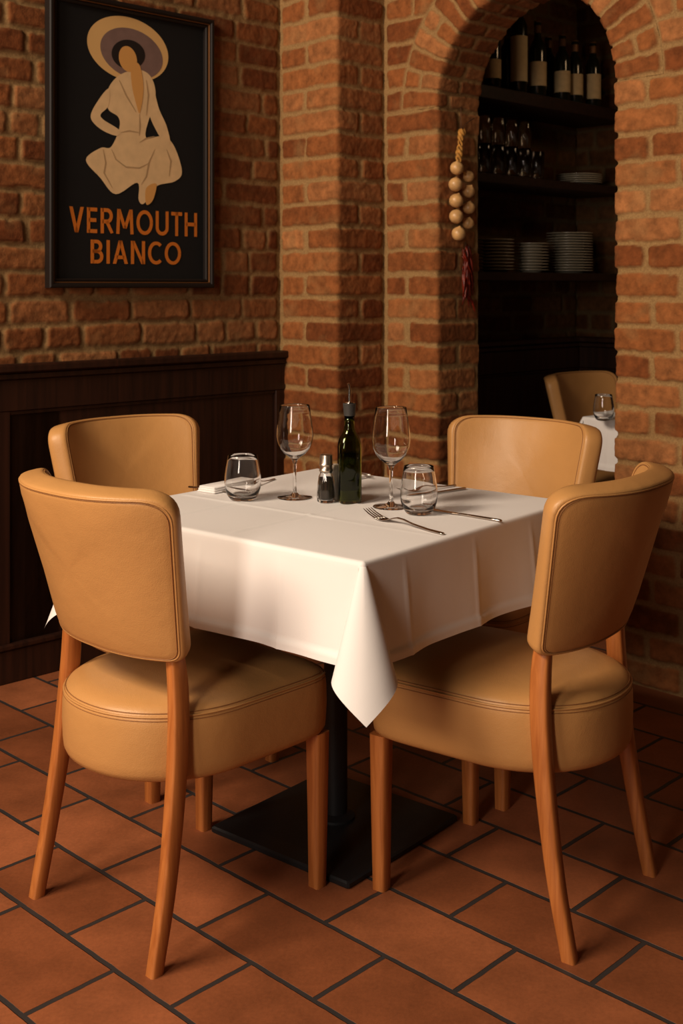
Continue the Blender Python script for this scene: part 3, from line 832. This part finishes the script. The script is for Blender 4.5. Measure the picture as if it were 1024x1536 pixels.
def napkin(name, loc, rz, label, L=.18, W=.075, h=.013):
    b = MB(); n = 14
    for lay in range(3):
        z0 = lay*h/3; ins = .0015*lay
        b.box(-L/2+ins, L/2-ins*.5, -W/2+ins, W/2-ins, z0, z0+h/3+.0004, .0019)
    o = b.build(name, M['cloth'], None, loc, auto=60, rotz=rz); return tag(o, label, 'napkin', 'folded napkins')
nk = Vector((-.577, 2.682, 0))+U*.40-Vv*.047
napkin('folded_napkin', (nk.x, nk.y, ZC), TA+.03, 'folded white napkin behind the left water glass', .16, .06, .015)
fk = nk + U*.0
fork('table_fork', (-.176, 3.100, ZC), aim((-.176, 3.100), (-.222, 2.985)), 'steel fork whose handle shows right of the left water glass', .8)
bk = Vector((-.068, 3.30, 0)) - Vv*.155 - U*.055
napkin('folded_napkin', (bk.x, bk.y, ZC), TA+PI/2, 'folded white napkin at the far corner behind the cruet', .13, .055, .008)
knife('table_knife', (bk.x+.062, bk.y-.060, ZC+.0084), aim((bk.x+.055, bk.y-.05), (bk.x-.05, bk.y+.04)), 'steel knife on the napkin at the far corner behind the cruet', .8)

# ------------------------------------------------------------------ framed poster
PL = W0+A*(.167*K); PWd, PZ0, PHt = .654*K, 1.256, .979
n2 = np.array([A[1], -A[0]])
def PT(u, v, d): # metres along, up, out
    return (PL[0]+A[0]*u+n2[0]*(d+.010), PL[1]+A[1]*u+n2[1]*(d+.010), PZ0+v)
pr = empty('framed_poster', PT(PWd/2, 0, 0), 0, 'black framed poster of a woman in a wide cream hat, lettered VERMOUTH BIANCO', 'poster')
def child(mb, name, mat, auto=None, parent=None, smooth=True):
    o = mb.build(name, mat, None, smooth=smooth, auto=auto); o.parent = parent or pr
    o.matrix_parent_inverse = Matrix.Translation(-pr.location); return o
fw = .026
b = MB()
def frame_ring(b, o, i, d0, d1, rnd=.004):
    prof = [(o, d0), (o, d1-rnd), (o-rnd if o < i else o, d1)]
    secs = [(o, d0), (o, d1-rnd), (o+rnd, d1), (i-rnd, d1), (i, d1-rnd), (i, d0)]
    rows = []
    for (ins, d) in secs: rows.append([PT(ins, ins, d), PT(PWd-ins, ins, d), PT(PWd-ins, PHt-ins, d), PT(ins, PHt-ins, d)])
    b.rings(rows+[rows[0]], False, False)
frame_ring(b, 0, fw*.62, 0, .034); frame_ring(b, fw*.8, fw+.006, 0, .022)
child(b, 'frame', M['framew'], 30)
b = MB(); frame_ring(b, fw*.64, fw*.78, 0, .027, .001); child(b, 'gilt_slip', M['gilt'], 30)
b = MB(); b.add([PT(.01, .01, .006), PT(PWd-.01, .01, .006), PT(PWd-.01, PHt-.01, .006), PT(.01, PHt-.01, .006)], [(0, 1, 2, 3)]); child(b, 'print', M['black'], smooth=False)
# figure drawn in the plane of the print: (u, v) in fractions of the poster
def uvp(cx, cy):
    x = 70+cx/3.938; y = cy/3.938; r = (x-512)/1760; t = (r*3.593+1.047)/(.719-.695*r); D = 3.593+.695*t
    return ((t-.167)/.654*PWd, ((1.22-(y-430)*D/1760)*K-PZ0))
def spline(pts, n=6):
    out = []; m = len(pts)
    for i in range(m):
        p0, p1, p2, p3 = [np.array(pts[(i+k) % m], float) for k in (-1, 0, 1, 2)]
        for k in range(n):
            u = k/n; out.append(tuple(.5*((2*p1)+(-p0+p2)*u+(2*p0-5*p1+4*p2-p3)*u*u+(-p0+3*p1-3*p2+p3)*u**3)))
    return out
fig = MB(); mats = ['cream', 'hatc', 'mauve', 'skin', 'fold', 'hair']
from mathutils.geometry import tessellate_polygon
def shape(pts, mat, layer, sm=True):
    if sm: pts = spline(pts)
    q = [uvp(*p) for p in pts]; tri = tessellate_polygon([[Vector((a, c, 0)) for a, c in q]])
    fig.mi = mats.index(mat); fig.add([PT(a, c, .0065+.0004*layer) for a, c in q], [tuple(t) for t in tri])
def ell(cx, cy, rx, ry, rot, n=26): return [(cx+rx*math.cos(a)*math.cos(rot)-ry*math.sin(a)*math.sin(rot), cy+rx*math.cos(a)*math.sin(rot)+ry*math.sin(a)*math.cos(rot)) for a in [2*PI*k/n for k in range(n)]]
shape(ell(492, 285, 252, 180, .45), 'hatc', 1); shape(ell(514, 312, 196, 138, .5), 'mauve', 2)
shape(ell(495, 318, 100, 86, .3), 'hair', 3); shape(ell(492, 345, 52, 78, -.25), 'skin', 4)
shape([(400, 480), (450, 436), (510, 415), (575, 412), (628, 450), (655, 530), (650, 640), (618, 700), (600, 810), (700, 802), (765, 860), (812, 1010), (770, 1070), (660, 1100), (590, 1200), (556, 1180), (548, 1078), (420, 1146),
       (330, 1050), (244, 942), (330, 872), (392, 866), (440, 760), (436, 690), (375, 640), (372, 540)], 'cream', 3)
shape([(512, 385), (560, 380), (584, 520), (562, 664), (540, 610), (515, 500)], 'skin', 5)
shape([(378, 520), (310, 600), (272, 690), (330, 760), (424, 800), (440, 765), (350, 706), (332, 672), (378, 620)], 'cream', 4)
shape([(640, 520), (676, 640), (720, 740), (742, 838), (712, 846), (660, 770), (618, 660)], 'cream', 4)
shape([(600, 1110), (660, 1085), (640, 1180), (600, 1206)], 'skin', 5)
def stroke(pts, w, mat, layer):
    L_, R_ = [], []
    for i, p in enumerate(pts):
        a = np.array(pts[max(i-1, 0)], float); c = np.array(pts[min(i+1, len(pts)-1)], float); t = (c-a)/max(np.linalg.norm(c-a), 1e-6); nn = np.array([-t[1], t[0]])*w*math.sin(PI*(i+.3)/(len(pts)-.4))
        L_.append(tuple(np.array(p)+nn)); R_.append(tuple(np.array(p)-nn))
    shape(L_+R_[::-1], mat, layer, False)
for s in ([(395, 880), (420, 940), (480, 985), (560, 990), (620, 960)], [(560, 840), (600, 815), (650, 803)], [(345, 880), (360, 960), (350, 1020), (400, 1110)], [(650, 880), (615, 960), (600, 1040), (570, 1090)],
          [(720, 880), (745, 950), (735, 1040)], [(560, 670), (562, 740), (558, 800)], [(440, 470), (480, 560), (540, 660)], [(600, 470), (612, 560), (600, 680)], [(450, 780), (500, 770), (555, 780)]):
    stroke(s, 4, 'fold', 5)
child(fig, 'figure', [M[k] for k in mats], smooth=False)
# lettering
def arc(cx, cy, rx, ry, a0, a1, n=14): return [(cx+rx*math.cos(math.radians(a0+(a1-a0)*k/n)), cy+ry*math.sin(math.radians(a0+(a1-a0)*k/n))) for k in range(n+1)]
W_ = .155
GL = {  # strokes in a cell of height 1, with the width of the cell
 'V': (.66, [[(.08, 1), (.33, .0)], [(.58, 1), (.33, .0)]]), 'E': (.50, [[(.08, 0), (.08, 1)], [(.08, .925), (.48, .925)], [(.08, .51), (.44, .51)], [(.08, .075), (.48, .075)]]),
 'R': (.60, [[(.08, 0), (.08, 1)], [(.08, .925), (.30, .925)]+arc(.30, .70, .20, .225, 90, -90)+[(.08, .475)], [(.28, .50), (.54, 0)]]),
 'M': (.84, [[(.08, 0), (.13, 1)], [(.76, 0), (.71, 1)], [(.13, 1), (.42, .22)], [(.71, 1), (.42, .22)]]), 'O': (.82, [arc(.41, .5, .33, .43, 0, 360, 30)]),
 'U': (.66, [[(.08, 1), (.08, .36)]+arc(.33, .33, .25, .255, 180, 360)+[(.58, .36), (.58, 1)]]), 'T': (.56, [[(.0, .925), (.56, .925)], [(.28, 0), (.28, 1)]]),
 'H': (.66, [[(.08, 0), (.08, 1)], [(.58, 0), (.58, 1)], [(.08, .51), (.58, .51)]]), 'B': (.58, [[(.08, 0), (.08, 1)], [(.08, .925), (.27, .925)]+arc(.27, .72, .18, .205, 90, -90)+[(.08, .515)], [(.08, .515), (.29, .515)]+arc(.29, .295, .21, .22, 90, -90)+[(.08, .075)]]),
 'I': (.16, [[(.08, 0), (.08, 1)]]), 'A': (.70, [[(.08, 0), (.35, 1)], [(.62, 0), (.35, 1)], [(.17, .28), (.53, .28)]]), 'N': (.68, [[(.08, 0), (.08, 1)], [(.60, 0), (.60, 1)], [(.10, 1), (.58, 0)]]),
 'C': (.68, [arc(.40, .5, .32, .43, 48, 312, 22)])}
def letter_mesh(txt, u0, u1, v0, v1, name):
    gap = .13; tot = sum(GL[c][0] for c in txt)+gap*(len(txt)-1); sx = (u1-u0)/tot; sy = v1-v0; x = 0; b = MB()
    for c in txt:
        for st in GL[c][1]:
            m = len(st); rowL, rowR = [], []
            for i, p in enumerate(st):
                q = np.array(p); t0 = q-np.array(st[i-1]) if i else np.array(st[1])-q; t1 = np.array(st[i+1])-q if i < m-1 else t0
                t0 = t0/max(np.linalg.norm(t0), 1e-6); t1 = t1/max(np.linalg.norm(t1), 1e-6); t = t0+t1; t /= np.linalg.norm(t); nn = np.array([-t[1], t[0]])*W_/2
                if c in 'VAMN' and abs(t[1]) < .99 and abs(t[1]) > .3:
                    nn = np.array([-1 if t[1] > 0 else 1, 0])*W_/2*1.03
                rowL.append(q+nn); rowR.append(q-nn)
            b.rings([[PT(u0+(x+r[0])*sx, v0+min(1, max(0, r[1]))*sy, .0075) for r in pr_] for pr_ in zip(rowL, rowR)], False, False, closed=False)
        x += GL[c][0]+gap
    child(b, name, M['orange'], smooth=False)
def pxuv(x, y): return uvp((x-70)*3.938, y*3.938)
a0 = pxuv(107, 348); a1 = pxuv(299, 354); a2 = pxuv(107, 309)
letter_mesh('VERMOUTH', a0[0], a1[0], a0[1], a2[1], 'lettering')
c0 = pxuv(139, 395); c1 = pxuv(275, 396); c2 = pxuv(139, 359)
letter_mesh('BIANCO', c0[0], c1[0], c0[1], c2[1], 'lettering')

# ------------------------------------------------------------------ onion string and chilies on the arch reveal
nR = np.array([B[0], B[1]])                         # the reveal faces along B
def RV(t, z, d): p = P(T0)+A*t+nR*d; return Vector((p[0], p[1], z))
def onR(x, y, d=.03):                               # survey pixel -> point d in front of the reveal
    o = P(T0)+nR*d; r = (x-512)/1760; t = (r*o[1]-o[0])/(A[0]-r*A[1]); D = o[1]+A[1]*t
    return Vector((o[0]+A[0]*t, D, 1.26-(y-430)*D/1760))
top = onR(692, 190)
ons = empty('onion_string', top, 0, 'plaited string of round pale onions hanging on the brick inside the left of the arch', 'onion string')
def och(mb, name, mat, root, auto=None):
    o = mb.build(name, mat, None, auto=auto); o.parent = root; o.matrix_parent_inverse = Matrix.Translation(-root.location); return o
for k, (x, y, r) in enumerate([(685, 252, .0255), (702.5, 264.7, .0215), (683, 276.6, .0265), (702.5, 287, .024), (684, 301, .0265), (703, 311.6, .0235), (684, 324.5, .0265), (702, 335, .0225), (687.6, 350.5, .0265)]):
    c = onR(x, y, .036 if x < 695 else .032); b = MB()
    pf = [(0, -r*.97), (r*.3, -r*.95), (r*.62, -r*.8), (r*.88, -r*.5), (r, -r*.08), (r*.96, r*.3), (r*.78, r*.62), (r*.5, r*.85), (r*.22, r*.99), (r*.10, r*1.12), (0, r*1.15)]
    b.lathe(pf, 24); o = b.build('onion', M['onion'], None, auto=None)
    o.rotation_euler = (random.uniform(-.5, .5), random.uniform(-.5, .5), random.random()*6); o.location = c-ons.location; o.parent = ons
b = MB(); strands = [(-1, 0), (1, 0), (0, 1)]
z1 = onR(692, 194, .03); z2 = onR(687, 246, .034)
for k in range(3):
    pts = []
    for i in range(30):
        u = i/29; p = z1.lerp(z2, u); a = u*14+k*2*PI/3
        pts.append(p+Vector((math.cos(a)*.006*(1+.4*u), math.sin(a)*.004, 0)))
    b.tube(pts, [.0055+.002*math.sin(i*.4) for i in range(30)], 7)
lp = [z1+Vector((.004+.009*math.sin(a), 0, -.012-.014*math.cos(a))) for a in [2*PI*i/16 for i in range(16)]]
b.tube(lp, .003, 6, True)
b.tube([onR(687, 242, .036), onR(694, 256, .036), onR(702, 268, .034)], .004, 6)
och(b, 'straw_plait', M['straw'], ons)
b = MB(); b.tube([onR(691, 160, .006), onR(691, 178, .02), z1+Vector((0, 0, .004))], .0016, 6); b.tube([onR(711, 177, .01), onR(701, 184, .02), z1+Vector((0, 0, .004))], .0013, 6)
b.tube([z1+Vector((.006*math.cos(a), .006*math.sin(a), .002)) for a in [2*PI*i/10 for i in range(10)]], .0025, 6, True); och(b, 'hanging_twine', M['twine'], ons)
ctop = onR(697, 340, .016)
cb = empty('dried_chili_bunch', ctop, 0, 'bunch of dried dark red chilies hanging below the onions inside the arch', 'chili bunch')
for k in range(56):
    u = (k+.5)/56; y0 = 366+72*u*random.uniform(.4, 1.); xa = 697+random.uniform(-4, 6); ln = random.uniform(26, 46)
    x1 = 703+random.uniform(-12, 11)*(.45+.6*u); y1 = min(y0+ln, 472)
    d0 = random.uniform(.012, .026); p0 = onR(xa, y0, d0); p3 = onR(x1, y1, d0+random.uniform(-.008, .012))
    pts = [p0.lerp(p3, q/6)+Vector((random.uniform(-.0015, .0015), random.uniform(-.0015, .0015), 0))+Vector((.004*math.sin(q*.5), 0, 0)) for q in range(7)]
    b = MB(); b.tube(pts, [.0014, .0036, .0050, .0054, .0046, .0030, .0007], 6); och(b, 'chili', M['chili'], cb)
b = MB(); b.tube([onR(698, 364, .013), onR(698, 380, .015), onR(702, 410, .015), onR(704, 440, .014)], .003, 6); och(b, 'stalk_cord', M['twine'], cb)

# ------------------------------------------------------------------ shelves behind the arch
F0 = np.array([.536, 4.60])*K; SD = .27
nS = np.array([A[1], -A[0]])                         # from the wall out into the room
SA = math.atan2(A[1], A[0])
def SP(s, back, z=0): p = F0+A*s-nS*back; return (p[0], p[1], z)   # s along the front edge, back = metres behind it
def onS(x, back=0.):
    o = F0-nS*back; r = (x-512)/1760; s = (r*o[1]-o[0])/(A[0]-r*A[1]); return s, o[1]+A[1]*s
smin = float((s0-F0)@A)+.01; smax = 1.064*K-.012
ZSH = [(2.018*K, .055, 'topmost dark wood shelf, carrying the wine bottles', ), (1.670*K, .038, 'middle dark wood shelf, carrying drinking glasses and a few plates'), (1.279*K, .036, 'lowest dark wood shelf, carrying three tall stacks of plates')]
for zt, th, lb in ZSH:
    b = MB(); b.box(smin, smax, -SD, 0, -th, 0, .003)
    o = b.build('wall_shelf', M['darkshelf'], None, (F0[0], F0[1], zt), auto=40, rotz=SA)
    o.data.transform(Matrix.Diagonal((1, -1, 1, 1))); o.data.flip_normals()
    tag(o, lb, 'shelf', 'dark wall shelves')
zt1, zt2, zt3 = [q[0] for q in ZSH]
# wine bottles
def wine_bottle(label, loc, lab0, lab1, mat='label', r=.037, h=.30, rz=0, tall=False):
    root = empty('wine_bottle', loc, rz, label, 'bottle', 'wine bottles on the top shelf')
    b = MB(); sh = h*.64 if not tall else h*.86
    b.lathe([(.0, .004), (r*.6, .002), (r*.9, 0), (r, .006), (r, sh*.93), (r*.97, sh), (r*.75, sh+.022), (r*.48, sh+.04), (.0148, sh+.058), (.0142, h-.02), (.0160, h-.019), (.0160, h-.006), (.0150, h-.004), (.0, h-.004)], 32)
    b.build('bottle_body', M['winegl'], root, auto=60)
    b = MB(); b.lathe([(.0, h), (.0150, h), (.0156, h-.002), (.0154, h-.05), (.0149, h-.052)], 24); b.build('capsule', M['gilt'] if random.random() < .5 else M['twine'], root, auto=50)
    if lab1:
        b = MB(); R_ = r+.0006; rows = []
        for z in (lab0, lab1):
            rows.append([(R_*math.cos(a), R_*math.sin(a), z) for a in [math.radians(-200+220*i/24) for i in range(25)]])
        b.rings(rows, False, False, closed=False); b.build('bottle_label', M[mat], root)
    return root
def put_bottle(x, back, *a, **k):
    s, D = onS(x, back); p = SP(s, back, zt1+.0008); return wine_bottle(a[0], p, *a[1:], **k)
put_bottle(738, .07, 'wine bottle at the left end of the top shelf, partly behind the arch edge', .045, .125, h=.31)
put_bottle(761, .13, 'dark unlabelled wine bottle set back between two pale labelled ones', 0, 0, h=.30)
put_bottle(778, .055, 'wine bottle with a very tall pale label, near the left end of the top shelf', .05, .245, mat='whlabel', h=.34, tall=True, r=.036)
put_bottle(806, .05, 'wine bottle with square cream label right of the tall pale label', .045, .150, h=.33, r=.0385, rz=.1, tall=False)
put_bottle(822, .15, 'dark wine bottle set back behind the cream square label', 0, 0, h=.31)
put_bottle(843, .055, 'wine bottle with dull label, left one of the touching pair', .04, .135, h=.30, r=.036, rz=-.3)
put_bottle(862, .06, 'wine bottle with dull label, right one of the touching pair', .04, .135, h=.29, r=.036, rz=.4)
put_bottle(889, .05, 'wine bottle with narrow cream label at the right end of the top shelf', .035, .150, h=.30, r=.036, rz=.2)
put_bottle(905, .15, 'dark wine bottle in the far right corner of the top shelf', 0, 0, h=.31)
# drinking glasses
def highball():
    b = MB(); b.lathe([(.0, 0), (.026, 0), (.029, .003), (.0335, .118), (.033, .1188), (.0322, .118), (.0275, .008), (.025, .006), (.0, .006)], 28); return b
hb = None
def put_glass(x, back, z, label):
    global hb
    s, D = onS(x, back); p = SP(s, back, z)
    if hb is None: hb = thing_mesh(highball(), 'drinking_glass', M['glass'], p, label, 'glass', 'drinking glasses on the middle shelf')
    else: dup1(hb, p, label)
names = ['first', 'second', 'third', 'fourth', 'fifth']
for i, x in enumerate((726, 747, 767, 786)):
    put_glass(x, .045, zt2+.0005, 'tall clear glass, lower of the %s stacked pair from the left on the middle shelf' % names[i])
    put_glass(x, .045, zt2+.1205, 'tall clear glass, upper of the %s stacked pair from the left on the middle shelf' % names[i])
put_glass(805, .045, zt2+.0005, 'single tall clear glass at the right end of the glasses on the middle shelf')
# plates
def plate_mb(r):
    b = MB(); b.lathe([(.0, .0), (r*.52, .0), (r*.56, .0012), (r*.66, .0085), (r*.97, .0108), (r, .0112), (r, .0132), (r*.97, .0136), (r*.66, .0112), (r*.55, .0038), (0, .0034)], 40); return b
ordn = 'bottom,second,third,fourth,fifth,sixth,seventh,eighth,ninth,tenth,eleventh,twelfth,thirteenth,fourteenth,fifteenth,sixteenth'.split(',')
def stack(x, back, z, r, n, pitch, what, group):
    s, D = onS(x, back); first = None
    for k in range(n):
        p = Vector(SP(s, back, z+.0005+k*pitch)); p.x += random.uniform(-.0015, .0015)
        pos = 'topmost' if k == n-1 else 'bottom one' if k == 0 else ordn[k]+' from the bottom'
        lb = 'round cream plate, %s of the %s' % (pos.replace(' plate', ''), what)
        if first is None: first = thing_mesh(plate_mb(r), 'dinner_plate', M['plate'], p, lb, 'plate', group, auto=60)
        else: dup1(first, p, lb)
stack(742, .10, zt3, .082, 10, .0140, 'left plate stack', 'plates of the left stack on the lowest shelf')
stack(796, .095, zt3, .078, 10, .0128, 'short middle plate stack', 'plates of the middle stack on the lowest shelf')
stack(854, .11, zt3, .105, 15, .0122, 'tall right plate stack', 'plates of the right stack on the lowest shelf')
stack(868, .11, zt2, .105, 5, .0095, 'low pile beside the shelved glasses', 'plates on the middle shelf')
